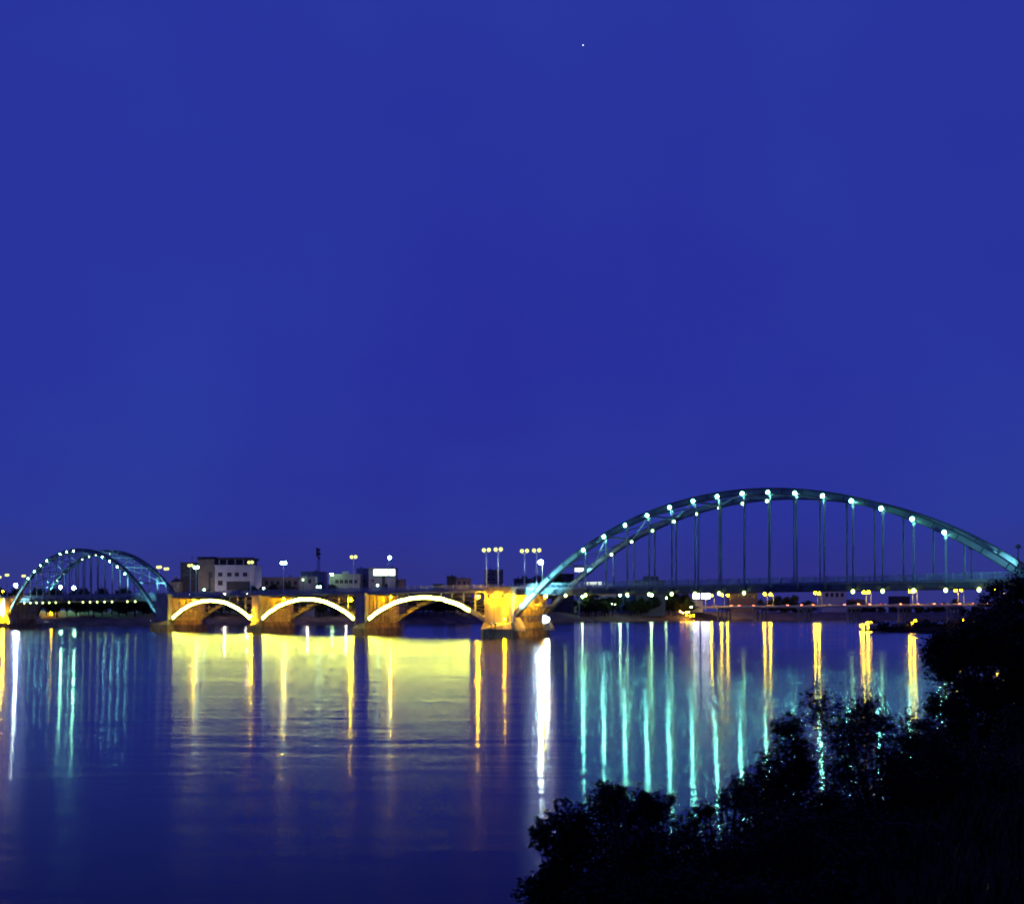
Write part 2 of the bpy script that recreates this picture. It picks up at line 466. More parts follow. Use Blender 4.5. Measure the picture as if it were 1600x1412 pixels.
def hanger_arch(hf, sc, step, s0, s1, side):
    ribs = {}
    for y, nm in ((0, 'near'), (FARW, 'far')):
        r = rib(hf, s0, s1, y, 'steel'); ribs[nm] = r
        r['label'] = '%s rib of the %s hanger arch' % ('front' if nm == 'near' else 'rear', side)
    hs = [sc + step * i for i in range(-7, 8)]
    for y, nm in ((0, 'near'), (FARW, 'far')):
        for s in hs:
            mb = MB(); zt = hf(s) - .8
            mb.bar((s, y, ZD - .6), (s, y, zt), .26, .34)
            mb.box((s - .26, y - .24, zt - .7), (s + .26, y + .24, zt)); mb.box((s - .22, y - .2, ZD - .7), (s + .22, y + .2, ZD + .3))
            mb.build('hanger', 'steel', ribs[nm])
    for s in hs: cross_beam(s)
    x = hs[0] - step
    while x > s0 + 9: cross_beam(x, False); x -= step
    x = hs[-1] + step
    while x < s1 - 9: cross_beam(x, False); x += step
    # lateral bracing between the ribs
    bs = [s for s in [sc + step * i for i in range(-8, 9)] if hf(s) > ZD + 5.2]
    for s in bs[::2] if len(bs) % 2 else bs:
        mb = MB(); z = hf(s) - .35; mb.bar((s, .3, z), (s, FARW - .3, z), .34, .42); mb.build('strut', 'steel', bridge)
    for a, b in zip(bs[::2], bs[2::2]):
        m_ = (a + b) / 2
        for (y0, y1) in ((.3, FARW/2), (FARW - .3, FARW/2)):
            mb = MB(); mb.bar((a, y0, hf(a) - .2), (m_, y1, hf(m_) - .2), .24, .24); mb.build('brace', 'steel', bridge)
            mb = MB(); mb.bar((b, y0, hf(b) - .2), (m_, y1, hf(m_) - .2), .24, .24); mb.build('brace', 'steel', bridge)
    # bracing of the legs below the deck
    for e in (s0, s1):
        sg = 1 if e == s0 else -1
        p = [e + sg * q for q in (2.0, 5.2)]
        for a in p:
            mb = MB(); mb.bar((a, .3, hf(a)), (a, FARW - .3, hf(a)), .3, .36); mb.build('strut', 'steel', bridge)
        for y0, y1 in ((.3, FARW - .3), (FARW - .3, .3)):
            mb = MB(); mb.bar((p[0], y0, hf(p[0]) - (.0 if y0 < 1 else .12)), (p[1], y1, hf(p[1]) - (.0 if y0 < 1 else .12)), .22, .22)
            mb.build('brace', 'steel', bridge)
    return hs
HS_R = hanger_arch(RIGHT, SC_R, 5.9, SC_R - 65.2, SC_R + 65.2, 'right-hand')
HS_L = hanger_arch(LEFT, SC_L, 5.33, SC_L - 58.2, SC_L + 58.2, 'left-hand')

# piers ------------------------------------------------------------------------
def pier(a, b, y0, y1, big, ribbed=True, label=None):
    """shaft with fluted side panels on a plinth with a pyramid-topped cutwater"""
    mb = MB(); zb = 3.5 if big else 3.2
    zt = ZD - .9 if not big else ZD - .05
    mb.box((a, y0, zb - .4), (b, y1, zt))
    sh = mb.build('pier', 'concrete', bridge)
    if label: sh['label'] = label
    mb = MB(); o = .35
    mb.box((a - o, y0 - o, zt), (b + o, y1 + o, zt + (.45 if not big else .5)) ); mb.build('pier_cap', 'concrete', sh)
    mb = MB(); e = .7 if big else .5; pt = (b - a) * .5 + 1.2
    m_ = (a + b) / 2
    ring = [(a - e, y0 - .6), (m_, y0 - pt), (b + e, y0 - .6), (b + e, y1 + .6), (m_, y1 + pt), (a - e, y1 + .6)]
    mb.frustum([(x, y) for x, y in ring], -1.5, ring, zb - 1.5)
    ring2 = [(a - .1, y0 - .1), (m_, y0 - .3), (b + .1, y0 - .1), (b + .1, y1 + .1), (m_, y1 + .3), (a - .1, y1 + .1)]
    mb.frustum([(m_ + (x - m_) * 1.03, (y0+y1)/2 + (y - (y0+y1)/2) * 1.01) for x, y in ring], zb - 1.497, ring2, zb + .15)
    mb.build('plinth', 'plinth', sh)
    if ribbed:      # vertical fins on the two long sides
        n = 9; wdt = (y1 - y0) / n
        for i in range(n):
            for xs, sg in ((b, 1), (a, -1)):
                mb = MB(); yy = y0 + wdt * i
                mb.box((min(xs, xs + sg*.22), yy + .18, zb + .4), (max(xs, xs + sg*.22), yy + wdt - .18, zt - .4))
                mb.build('fluted_panel', 'concrete', sh)
    return sh
pier(LP0, LP1, -1.5, 13.5, True, label='large dark pier between the left-hand hanger arch and the lit arches')
pier(RP0, RP1, -1.5, 13.5, True, label='large pier lit bright yellow between the lit arches and the right-hand hanger arch')
pier(EP0, EP1, -1.5, 13.5, True, label='large pier lit yellow at the left end')
pier(EN0, EN1, -1.5, 13.5, True)
pier(P1 - 1.9, P1 + 1.9, -.8, 12.8, False, label='slender pier between the first and second lit arches')
pier(P2 - 1.9, P2 + 1.9, -.8, 12.8, False, label='slender pier between the second and third lit arches')
for (a, b) in ((EP1, 'l'), (LP0, 'r'), (RP1, 'l'), (EN0, 'r')):   # skewbacks under the ends of the ribs
    for y in (0, FARW):
        mb = MB(); sg = 1 if b == 'l' else -1
        mb.prism([(a - sg*.2, 1.6), (a + sg*3.0, 1.6), (a + sg*3.0, 2.3), (a + sg*1.4, 4.6), (a - sg*.2, 5.6)], y - .8, y + .8)
        mb.build('skewback', 'concrete', bridge)

# three floodlit arches ---------------------------------------------------------
def lit_span(a, b, nth):
    z0, z1 = 3.7, ZD - 1.95
    m_, hl = (a + b) / 2, (b - a) / 2
    f = lambda s: z0 + (z1 - z0) * (1 - abs((s - m_) / hl) ** 2.15)
    n = 40; dep = 1.15
    for y, nm in ((0, 'front'), (FARW, 'rear')):
        mb = MB(); prev = None
        for i in range(n + 1):
            s = a + (b - a) * i / n; z = f(s)
            e = .02; sl = (f(min(b, s + e)) - f(max(a, s - e))) / (min(b, s + e) - max(a, s - e)); L = math.hypot(1, sl); nx, nz = -sl / L, 1 / L
            ring = [(s + nx*q*dep/2, y + w, z + nz*q*dep/2) for q, w in ((-1, -.45), (1, -.45), (1, .45), (-1, .45))]
            o = len(mb.v); mb.v += ring
            if prev is not None:
                for j in range(4): mb.f.append((prev + j, prev + (j+1) % 4, o + (j+1) % 4, o + j))
            else: mb.f.append((o, o+1, o+2, o+3))
            if i == n: mb.f.append((o+3, o+2, o+1, o))
            prev = o
        r = mb.build('span_rib', 'steel', bridge)
        if nm == 'front':
            r['label'] = 'front rib of the %s lit arch, outlined by a glowing strip' % nth
            i0, i1 = (1, n - 1) if nth != 'third' else (1, n - 5)
            for j in range(i0, i1, 2):       # light boxes bolted along the rib
                mb = MB(); hh = .40; jit = random.uniform(-.10, .10)
                vs = []
                for i in (j, min(j + 2, i1)):
                    s = a + (b - a) * i / n + (.05 if i == j else -.05); z = f(s)
                    e = .02; sl = (f(s + e) - f(s - e)) / (2 * e); L = math.hypot(1, sl); nx, nz = -sl / L, 1 / L
                    vs += [(s + nx*(q*hh + jit), w, z + nz*(q*hh + jit)) for q, w in ((-1, -.62), (1, -.62), (1, -.452), (-1, -.452))]
                mb.add(vs, [(0,1,2,3),(7,6,5,4),(0,4,5,1),(1,5,6,2),(2,6,7,3),(3,7,4,0)])
                mb.build('light_box', 'g_strip', r)
        # spandrel posts
        for i in range(1, 11):
            s = a + (b - a) * i / 11; zt = ZD - .86 if y == 0 else ZD - .5
            if zt - f(s) > 1.2:
                mb = MB(); mb.bar((s, y, f(s) + .4), (s, y, zt), .3, .3); mb.build('spandrel_post', 'steel', bridge)
    for i in range(1, 10, 1):
        s = a + (b - a) * i / 10
        mb = MB(); mb.bar((s, .45, f(s)), (s, FARW - .45, f(s)), .26, .3); mb.build('strut', 'steel', bridge)
    for i in (0, 1, 8, 9):
        s, q = a + (b - a) * (i + (.25 if i == 0 else 0)) / 10, a + (b - a) * (i + 1 - (.25 if i == 9 else 0)) / 10
        for y0, y1, dz in ((.45, FARW - .45, .05), (FARW - .45, .45, -.18)):
            mb = MB(); mb.bar((s, y0, f(s) + dz), (q, y1, f(q) + dz), .2, .2); mb.build('brace', 'steel', bridge)
    mb = MB()
    for y in (4, 8): mb.box((a - 1, y - .2, ZD - 1.2), (b + 1, y + .2, ZD - .46))
    mb.build('stringer', 'darksteel', bridge)
lit_span(LP1 + .3, P1 - 2.0, 'first')
lit_span(P1 + 2.0, P2 - 2.0, 'second')
lit_span(P2 + 2.0, RP0 - .3, 'third')

# ================================================================ lamps on the arch bridge
def sphere_mesh(name, r, m, n=12, sz=1.0):
    mb = MB(); mb.ball((0, 0, 0), r, n, 8, sz); return mb.mesh(name, m, True)

def rib_lamp(globe_mat, r):
    root = empty('arch_lamp')
    mb = MB(); mb.tube([(0, r + .1, 0), (0, .72, .1)], .07, 6); mb.tube([(0, -r*.42, r*.24), (0, r*.55, r*.22), (0, r + .12, r*.1)], [r*1.28, r*1.1, r*.5], 14, False); mb.build('reflector', 'fixture', root)   # bowl behind the globe keeps its light off the rib
    g = obj('globe', sphere_mesh('globe', r, globe_mat), root)
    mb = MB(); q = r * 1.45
    mb.tube([(q*math.cos(a*math.pi/7), -r*.44, r*.24 + q*math.sin(a*math.pi/7)) for a in range(15)], r*.17, 5); mb.build('halo_ring', 'g_halo', root)  # glowing ring added as the halo around the globe
    return Kind(root)
def near_lamp_label(i, side): return 'greenish white lamp on the %s hanger from the left of the %s arch, front rib' % (ORD[i], side)
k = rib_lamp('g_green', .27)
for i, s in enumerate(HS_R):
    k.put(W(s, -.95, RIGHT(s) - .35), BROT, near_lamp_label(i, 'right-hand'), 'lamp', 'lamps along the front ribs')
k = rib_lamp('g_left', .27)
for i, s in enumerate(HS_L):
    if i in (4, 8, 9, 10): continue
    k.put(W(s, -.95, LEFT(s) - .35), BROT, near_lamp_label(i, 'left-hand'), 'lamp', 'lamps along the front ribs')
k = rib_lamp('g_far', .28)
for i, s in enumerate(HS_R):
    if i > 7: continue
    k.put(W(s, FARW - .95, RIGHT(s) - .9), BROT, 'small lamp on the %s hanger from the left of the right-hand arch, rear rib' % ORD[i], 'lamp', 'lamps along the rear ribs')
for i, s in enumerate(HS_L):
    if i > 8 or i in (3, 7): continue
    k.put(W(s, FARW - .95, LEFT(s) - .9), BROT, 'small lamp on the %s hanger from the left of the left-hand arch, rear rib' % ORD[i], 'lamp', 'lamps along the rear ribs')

root = empty('pendant_lamp')
mb = MB(); mb.tube([(0, 0, .25), (0, 0, .95)], .05, 6); mb.tube([(0, 0, .2), (0, 0, .42)], [.26, .1], 8); mb.build('stem', 'fixture', root)
obj('globe', sphere_mesh('globe', .34, 'g_under', sz=1.25), root)
k = Kind(root)
und_R = [SC_R + 5.9 * i for i in range(-9, 10)]
for i, s in enumerate(und_R):
    if i in (3, 10, 11, 12): continue
    k.put(W(s, -.1, ZD - 1.95), BROT, 'pendant lamp under the deck of the right-hand arch, %s hanger line from its left end' % ORD[i], 'lamp', 'lamps hung under the deck')
und_L = [SC_L + 5.33 * i for i in range(-8, 9)]
for i, s in enumerate(und_L):
    if i in (6, 8, 14): continue
    k.put(W(s, -.1, ZD - 1.9), BROT, 'pendant lamp under the deck of the left-hand arch, %s hanger line from its left end' % ORD[i], 'lamp', 'lamps hung under the deck', .8)

def post_lamp(globe, heads=2, h=9.6, arm=.85, r=.5, name='street_lamp', glow_r=None):
    root = empty(name)
    mb = MB(); mb.tube([(0, 0, 0), (0, 0, .9), (0, 0, .95), (0, 0, h * .55), (0, 0, h)], [.22, .22, .15, .13, .09], 8)
    mb.build('pole', 'pole', root)
    mb = MB()
    xs = [-arm, arm] if heads == 2 else [arm * .6]
    for x in xs: mb.tube([(0, 0, h - .5), (x * .5, 0, h - .15), (x, 0, h - .1), (x, 0, h + .15)], .06, 6)
    mb.build('arm', 'pole', root)
    me = sphere_mesh('globe', r, globe)
    for x in xs:
        g = obj('globe', me, root); g.location = (x, 0, h + .15 + r * .8)
        mb = MB(); mb.tube([(x, 0, h + .1), (x, 0, h + .3)], [.18, .26], 8); mb.build('globe_holder', 'fixture', root)
    return Kind(root)
tw = post_lamp('g_globe'); twc = post_lamp('g_cool', r=.5); sg_ = post_lamp('g_cool', 1)
def dpost(kind, px, w, label, ztop=None):
    s = s_of(px, w); kind.put(W(s, w, ZD + .06), BROT, label, 'street lamp', 'lamp posts along the bridge deck')
dpost(tw, 760, 1.3, 'leftmost twin-globe lamp post above the bright yellow pier')
dpost(tw, 778.5, 1.3, 'second twin-globe lamp post from the left above the bright yellow pier')
dpost(tw, 819.5, 10.7, 'third twin-globe lamp post above the bright yellow pier, right of the gap')
dpost(tw, 838.5, 10.7, 'fourth twin-globe lamp post above the yellow pier, beside the starry floodlight')
dpost(tw, 552.5, 1.3, 'twin-globe lamp post above the slender pier between second and third lit arches')
dpost(sg_, 607, 10.7, 'single-headed lamp post in front of the lit white sign')
dpost(twc, 443, 10.7, 'cool white lamp post left of the red lattice mast')
dpost(tw, 391.5, 1.3, 'twin-globe lamp post in front of the white building, right edge')
dpost(tw, 297.5, 1.3, 'twin-globe lamp post in front of the dark building, left of a brighter one')
dpost(twc, 306.5, 10.7, 'cool bright lamp post beside the tall brown facade')
dpost(tw, 248.5, 1.3, 'left twin-globe lamp post over the large dark pier')
dpost(tw, 260, 10.7, 'right twin-globe lamp post over the large dark pier')
dpost(tw, 37, 10.7, 'twin-globe lamp post behind the foot of the left-hand arch')
dpost(tw, 11, 1.3, 'lamp post near the left edge of the picture, left of the arch foot')
dpost(tw, -1, 10.7, 'lamp post cut off by the left edge of the picture')
# unlit posts at the right-hand end
root = empty('unlit_post'); mb = MB(); mb.tube([(0, 0, 0), (0, 0, 5.6)], [.14, .09], 8); mb.build('pole', 'fixture', root)
mb = MB(); mb.box((-.4, -.25, 5.5), (.4, .25, 6.0)); mb.box((-.3, -.2, 6.0), (.3, .2, 6.25)); mb.build('lamp_head', 'fixture', root)
k = Kind(root)
k.put(W(s_of(1518, .9), .9, ZD + .06), BROT, 'unlit dark lamp post against the teal foot of the right-hand arch', 'street lamp', 'unlit posts at the right')
k.put(W(s_of(1591, 3), 3, ZD + .06), BROT, 'unlit dark lamp post at the right edge of the picture', 'street lamp', 'unlit posts at the right')

# small lights along the parapet
root = empty('parapet_light'); mb = MB(); mb.tube([(0, 0, 0), (0, 0, .25)], .08, 6); mb.build('base', 'fixture', root)
obj('bulb', sphere_mesh('bulb', .3, 'g_cool'), root).location = (0, 0, .45)
k = Kind(root)
for px, wh in ((319, 'below the brown facade'), (412, 'right of the white building'), (496, 'below the lattice mast, left of its twin'),
               (500.5, 'below the lattice mast, right of its twin'), (590, 'below the lit white sign')):
    s = s_of(px, .85); k.put(W(s, .85, ZD + 1.28), BROT, 'small white light on the railing ' + wh, 'light', 'lights on the railing')

# floodlights: housing, bulb and, where they throw a beam, their spot
def flood(px, w, py, bulb, r, label, pole_from=None, cat='floodlight', s=None, hood=False):
    s = s_of(px, w) if s is None else s
    z = z_of(s, w, py)
    root = empty('floodlight', W(s, w, z), BROT)
    mb = MB(); mb.box((-.3, r*.9, -.3), (.3, r*.9 + .35, .3)); mb.bar((0, r + .2, -.3), (0, r + .2, -.7), .1, .1)
    if hood: mb.v, mb.f = [], []; mb.prism([(-r - .25, .1), (-r - .1, r + .2), (.6, r + .2), (.6, r + .12), (-r, r + .1), (-r - .15, -r - .3)], -r - .35, r + .35, 'x')   # hood turned to the wall
    if pole_from is not None: mb.tube([(0, r + .2, pole_from - z), (0, r + .2, -.3)], .1, 8)
    mb.build('housing', 'fixture', root)
    obj('bulb', sphere_mesh('bulb', r, bulb), root)
    tag(root, label, cat, 'floodlights of the bridge')
    return root
def beam(parent, target, col, power, size, blend=.6, off=(0, -1.2, 0)):
    ld = bpy.data.lights.new('beam', 'SPOT'); ld.energy = power; ld.color = col; ld.spot_size = R(size); ld.spot_blend = blend; ld.shadow_soft_size = .3
    lo = bpy.data.objects.new('beam', ld); C.objects.link(lo); lo.parent = parent; lo.location = off
    p = parent.matrix_basis @ Vector(off)
    q = (Vector(target) - p).to_track_quat('-Z', 'Y')
    lo.rotation_euler = (parent.matrix_basis.to_quaternion().inverted() @ q).to_euler()

CY = (.20, .78, 1.0)
f1 = flood(845, .5, 878, 'g_flood', .48, 'dazzling white floodlight on a pole at the left foot of the right-hand arch', ZD)
f2 = flood(855.5, 4.5, 967, 'g_flood3', .42, 'dazzling white floodlight just above the water by the yellow pier', .2)
mb = MB(); mb.box((-.8, -1.1, -1.1), (-.72, 1.1, 1.1)); mb.build('shield', 'fixture', f2)      # keeps its light off the pier
f3 = flood(24, 13.5, 914, 'g_flood', .55, 'bright greenish floodlight left of the left-hand arch foot', ZD)
f4 = flood(46, 11, 963, 'g_gflood2', .6, 'bright greenish floodlight above the water under the left-hand arch', .2)
so1 = flood(548, .3, 937, 'g_so', .32, 'orange sodium floodlight by the slender pier left of the third lit arch')
so2 = flood(747, -1.2, 932, 'g_so', .34, 'orange sodium floodlight at the upper left of the yellow pier')
so3 = flood(788.5, -2.6, 967, 'g_so', .26, 'pale yellow floodlight low on the cap of the bright yellow pier')
for px, lab in ((766, 'left'), (787, 'right')):
    flood(px, -2.2, 931, 'g_sodium', .22, '%s yellow downlight at the top of the bright yellow pier face' % lab, hood=True)
flood(829, 1.2, 930, 'g_sodium', .26, 'yellow lamp under the deck behind the white arch leg')
flood(852, 6, 932, 'g_sodium', .22, 'yellow lamp under the deck right of the white arch leg')
flood(4, -2.6, 962, 'g_sodium', .4, 'yellow floodlight on the pier at the left edge')
flood(-8, -2.2, 940, 'g_sodium', .3, 'yellow downlight on the pier at the left edge', hood=True)
# sodium floods that light the flanks of the piers from under the deck
for p, w, nm in ((LP1 + 4.5, 6.0, 'large dark pier'), (P1 + 5.5, 6.0, 'slender pier right of the first lit arch'), (P2 + 5.5, 6.0, 'slender pier after the second lit arch')):
    r_ = empty('floodlight', W(p, w, ZD - 1.6), BROT)
    mb = MB(); mb.box((-.25, -.25, .24), (.25, .25, .5)); mb.bar((0, 0, .5), (0, 0, 1.14), .1, .1); mb.build('housing', 'fixture', r_)
    obj('bulb', sphere_mesh('bulb', .2, 'g_flank'), r_)
    tag(r_, 'yellow floodlight under the deck by the %s' % nm, 'floodlight', 'floodlights of the bridge')
r_ = flood(393, -1.6, 962, 'g_sodium', .2, 'yellow floodlight at the foot of the slender pier after the first lit arch', s=P1 - 1.0)

# uplights: on the pier noses, on the deck behind the rear ribs and on a mast at the right-hand shore
def uplight(s, w, z, aim, power, label, size=40, foot=None):
    """aim: (s, w, z) on the bridge"""
    r_ = empty('uplight', W(s, w, z), BROT)
    mb = MB(); mb.tube([(0, 0, -.25), (0, 0, .2)], [.2, .34], 10); mb.bar((0, 0, (foot - z) if foot is not None else -.8), (0, 0, -.25), .16, .16)
    mb.build('housing', 'fixture', r_)
    mb = MB(); mb.tube([(0, 0, .16), (0, 0, .205)], .28, 10); mb.build('lens', 'g_far', r_)
    tag(r_, label, 'floodlight', 'uplights of the arches')
    beam(r_, W(*aim), CY, power, size, .8, off=(0, 0, .35))
def rb(hf, s, w=0): return (s, w, hf(s))
RN, LN, EN = (RP0 + RP1)/2 + 1.5, (LP0 + LP1)/2, (EP0 + EP1)/2 + 1.5
uplight(RN, -5.6, 3.3, rb(RIGHT, RP1 + 6.5), 240000, 'left uplight on the nose of the bright yellow pier', 34, 1.5)
uplight(RN + 1.2, -5.4, 3.3, rb(RIGHT, SC_R - 45), 85000, 'right uplight on the nose of the bright yellow pier', 34, 1.5)
uplight(SC_R - 53, 9.8, ZD + .9, rb(RIGHT, SC_R - 33, FARW), 26000, 'uplight on the deck behind the left foot of the right-hand arch', 44)
uplight(SC_R + 66, -13, 9.0, rb(RIGHT, SC_R + 44), 26000, 'uplight on a mast on the shore before the right-hand arch', 44, 0)
uplight(SC_R + 52, 9.8, ZD + .9, rb(RIGHT, SC_R + 42, FARW), 7000, 'uplight on the deck behind the right foot of the right-hand arch', 80)
uplight(EN, -5.6, 3.3, rb(LEFT, EP1 + 7), 200000, 'left uplight on the nose of the pier at the left edge', 34, 1.5)
uplight(EN + 1.2, -5.4, 3.3, rb(LEFT, SC_L - 42), 190000, 'right uplight on the nose of the pier at the left edge', 30, 1.5)
uplight(SC_L - 47, 9.8, ZD + .9, rb(LEFT, SC_L - 32, FARW), 110000, 'uplight on the deck behind the left foot of the left-hand arch', 44)
uplight(LN, -5.6, 3.3, rb(LEFT, LP0 - 7), 30000, 'uplight on the nose of the large dark pier', 34, 1.5)
uplight(SC_L + 44, 3.0, ZD + .9, rb(LEFT, SC_L + 36), 16000, 'uplight on the deck at the right foot of the left-hand arch', 70)
uplight(SC_L + 45, 9.8, ZD + .9, rb(LEFT, SC_L + 38, FARW), 16000, 'uplight on the deck behind the right foot of the left-hand arch', 80)

# ================================================================ low road bridge behind, at the right
A2, B2 = Vector((164, 884, 0)), Vector((330, 628, 0))
d2 = (B2 - A2).normalized(); c2 = Vector((-d2.y, d2.x, 0)); L2 = (B2 - A2).length
R2 = math.atan2(d2.y, d2.x)
Z2 = 12.0
M2 = Matrix.Translation(A2) @ Matrix.Rotation(R2, 4, 'Z')
def s2_of(px, w=0.0):
    r = (px - 800) / FPX
    # (A.x + s dx + w cx) = r (A.y + s dy + w cy)
    return (r * (A2.y + w*c2.y) - A2.x - w*c2.x) / (d2.x - r*d2.y)
road_bridge = tag(empty('road_bridge', A2, R2), 'low concrete road bridge on column piers behind the right-hand arch', 'bridge')
mb = MB(); mb.box((-60, 0, Z2 - 1.3), (L2 + 80, 17, Z2 - .5)); mb.box((-60, -.8, Z2 - .5), (L2 + 80, 17.8, Z2 - .1)); dk = mb.build('deck', 'paleconcrete', road_bridge)
mb = MB(); mb.box((-60, .6, Z2 - .096), (L2 + 80, 16.4, Z2 - .02)); mb.build('roadway', 'asphalt', dk)
M['parapet_trail'] = mat('trail_pink_parapet', (.72, .52, .50), .8, .15, .4)  # pink of the traffic's light trails put into the parapet colour
for y in (-.75, 17.45):
    mb = MB(); mb.box((-60, y, Z2 - .098), (L2 + 80, y + .3, Z2 + .55)); mb.build('parapet', 'parapet_trail', dk)
for px in (1120, 1176, 1246, 1322, 1402, 1478, 1560):
    s = s2_of(px, 0)
    mb = MB(); mb.box((s - .9, .3, Z2 - 2.6), (s + .9, 16.7, Z2 - 1.3)); cp = mb.build('pier_cap', 'paleconcrete', road_bridge)
    for y in (1.6, 6.2, 10.8, 15.4):
        mb = MB(); mb.tube([(s, y, -1), (s, y, Z2 - 2.6)], .85, 10); mb.build('column', 'concrete', cp)
yel = post_lamp('g_sodium2', 1, h=9.0, arm=5.0, r=.8, name='road_lamp')
for i, (px, w) in enumerate(((1116, 16.6), (1132, .3), (1141, 16.6), (1199, .3), (1208, 16.6), (1278, .3), (1284, 16.6), (1353.5, 16.6), (1361, .3), (1426, 16.6), (1433, .3), (1497, 16.6), (1506, .3), (1561, 16.6), (1569, .3))):
    s = s2_of(px, w)
    yel.put(M2 @ Vector((s, w, Z2 + .0)), R2 + R(-90), 'yellow street lamp on the low rear bridge, %s from the left' % ORD[i], 'street lamp', 'lamps along the low bridge')
grn = post_lamp('g_gflood', 2, h=6.0, arm=1.0, r=.36, name='road_lamp')
for px, lab in ((1331, 'left'), (1424, 'right')):
    grn.put(M2 @ Vector((s2_of(px, 22), 22, 4.5)), R2, '%s of two greenish twin lamps beyond the low bridge' % lab, 'street lamp', 'greenish lamps beyond the low bridge')

def make_car():
    root = empty('car')
    mb = MB(); prof = [(-2.1, .3), (2.1, .3), (2.15, .75), (1.2, .95), (.6, 1.42), (-1.2, 1.42), (-1.9, .98), (-2.15, .9)]
    mb.prism(prof, -.85, .85); mb.build('body', 'carpaint', root)
    for sy in (-1, 1):
        mb = MB(); mb.prism([(.95, .97), (.5, 1.34), (-1.05, 1.34), (-1.6, .99)], sy*.852, sy*.862); mb.build('side_window', 'glass', root)
        for x in (-1.3, 1.3):
            mb = MB(); mb.tube([(x, sy*.66, .32), (x, sy*.88, .32)], .32, 10); mb.build('wheel', 'tyre', root)
        mb = MB(); mb.box((-2.22, sy*.7 - .2, .62), (-2.13, sy*.7 + .2, .92)); mb.build('tail_light', 'g_tail', root)
        mb = MB(); mb.box((2.1, sy*.62 - .16, .55), (2.2, sy*.62 + .16, .74)); mb.build('headlight', 'g_head', root)
    return Kind(root)
car = make_car(); rc = random.Random(2)
for i in range(20):
    px = 1112 + 22.5 * i + rc.uniform(-6, 6); w = 3.6 if i % 4 else 12.5
    car.put(M2 @ Vector((s2_of(px, w), w, Z2 - .02)), R2 + (math.pi if w < 6 else 0), 'car with lit lamps on the low rear bridge, %s from the left' % ORD[i], 'car', 'cars on the low bridge')

# ================================================================ city on the far bank
GZ = 4.2
def building(x0, x1, ytop, d, wall, label, deep=14.0, name='building', windows=(), roof=None, zb=GZ, parapet=True, rz=0.0, cat='building'):
    """x0..x1, ytop, windows (x0,x1,y0,y1) in photo pixels at depth d"""
    a, b = at(x0, ytop, d), at(x1, ytop, d)
    root = empty(name, ((a.x + b.x)/2, d, zb - .5), rz)
    hw, h = (b.x - a.x)/2, a.z - zb + .5
    mb = MB(); mb.box((-hw, 0, 0), (hw, deep, h)); mb.build('wall', wall, root)
    if parapet:
        mb = MB(); mb.box((-hw - .3, -.35, h), (hw + .3, deep + .3, h + .55)); mb.build('roof', roof or wall, root)
    px2m = d / FPX
    for (wx0, wx1, wy0, wy1) in windows:
        u0, u1 = (wx0 - (x0+x1)/2) * px2m, (wx1 - (x0+x1)/2) * px2m
        v1, v0 = CAMZ + (HORIZON - wy0) * px2m - zb + .5, CAMZ + (HORIZON - wy1) * px2m - zb + .5
        t = min(.25, (u1 - u0) * .15)
        mb = MB()
        mb.box((u0 - t, -.22, v0 - t), (u1 + t, -.01, v0)); mb.box((u0 - t, -.22, v1), (u1 + t, -.01, v1 + t))
        mb.box((u0 - t, -.22, v0), (u0, -.01, v1)); mb.box((u1, -.22, v0), (u1 + t, -.01, v1)); mb.box(((u0+u1)/2 - .07, -.2, v0), ((u0+u1)/2 + .07, -.01, v1))
        w_ = mb.build('window', 'frame', root)
        mb = MB(); mb.box((u0, -.12, v0), (u1, -.012, v1)); mb.build('pane', 'glass', w_)
    tag(root, label, cat)
    return root
def extra(root, name, m, x0, x1, y0, y1, xc, d, f0, f1, zb=GZ):
    """a further box of a building given in photo pixels (xc: middle of the building)"""
    p = d / FPX
    mb = MB(); mb.box(((x0 - xc)*p, f0, CAMZ + (HORIZON - y1)*p - zb + .5), ((x1 - xc)*p, f1, CAMZ + (HORIZON - y0)*p - zb + .5)); return mb.build(name, m, root)

D1 = 575
b = building(335.5, 398, 884, D1, 'white', 'white office block with a row of small square windows and an open roof terrace', 16,
             windows=[(341.5, 347, 894.5, 900), (355.5, 361.5, 894.5, 900), (367.5, 373, 894.5, 900), (380, 386, 894.5, 900), (341, 347.5, 907, 914)])
xc = (335.5 + 398)/2
extra(b, 'roof_wall', 'dark', 341, 392, 874, 882.3, xc, D1, 3, 14); extra(b, 'roof_slab', 'dark', 339, 394, 870.5, 873.8, xc, D1, .5, 16)
for x in (341, 353, 366, 379, 391): extra(b, 'roof_post', 'white', x, x + 1.1, 873.8, 882.3, xc, D1, 1.0, 1.5)
extra(b, 'recess_shade', 'dark', 354, 391, 908, 922, xc, D1, -.16, -.012)  # flat dark panel on the wall in place of the recess's shade
extra(b, 'ledge', 'white', 335.5, 398, 903, 904.5, xc, D1, -.6, -.012)
b = building(309, 335, 875, D1 + 2, 'brown', 'tall plain brown facade beside the white office block', 18, windows=[(326, 329, 893, 922), (329.5, 332, 893, 903)])
extra(b, 'roof_room', 'dark', 308, 336, 869.5, 874, 322, D1 + 2, .5, 17)
building(282, 308.5, 880, D1 + 6, 'dark', 'dark block with balconies left of the brown facade', 16, windows=[(285, 288, 884, 888), (291, 295, 892, 898), (299, 303, 884, 890), (285, 288, 897, 901), (299, 303, 897, 903)], roof='dark')
b = building(264, 281, 909, D1, 'brown', 'small kiosk with a dark domed roof left of the dark block', 8, parapet=False, windows=[(268, 270, 913, 919), (274.5, 277, 913, 919)])
mb = MB(); p = D1/FPX; hh = CAMZ + (HORIZON - 909)*p - GZ + .5
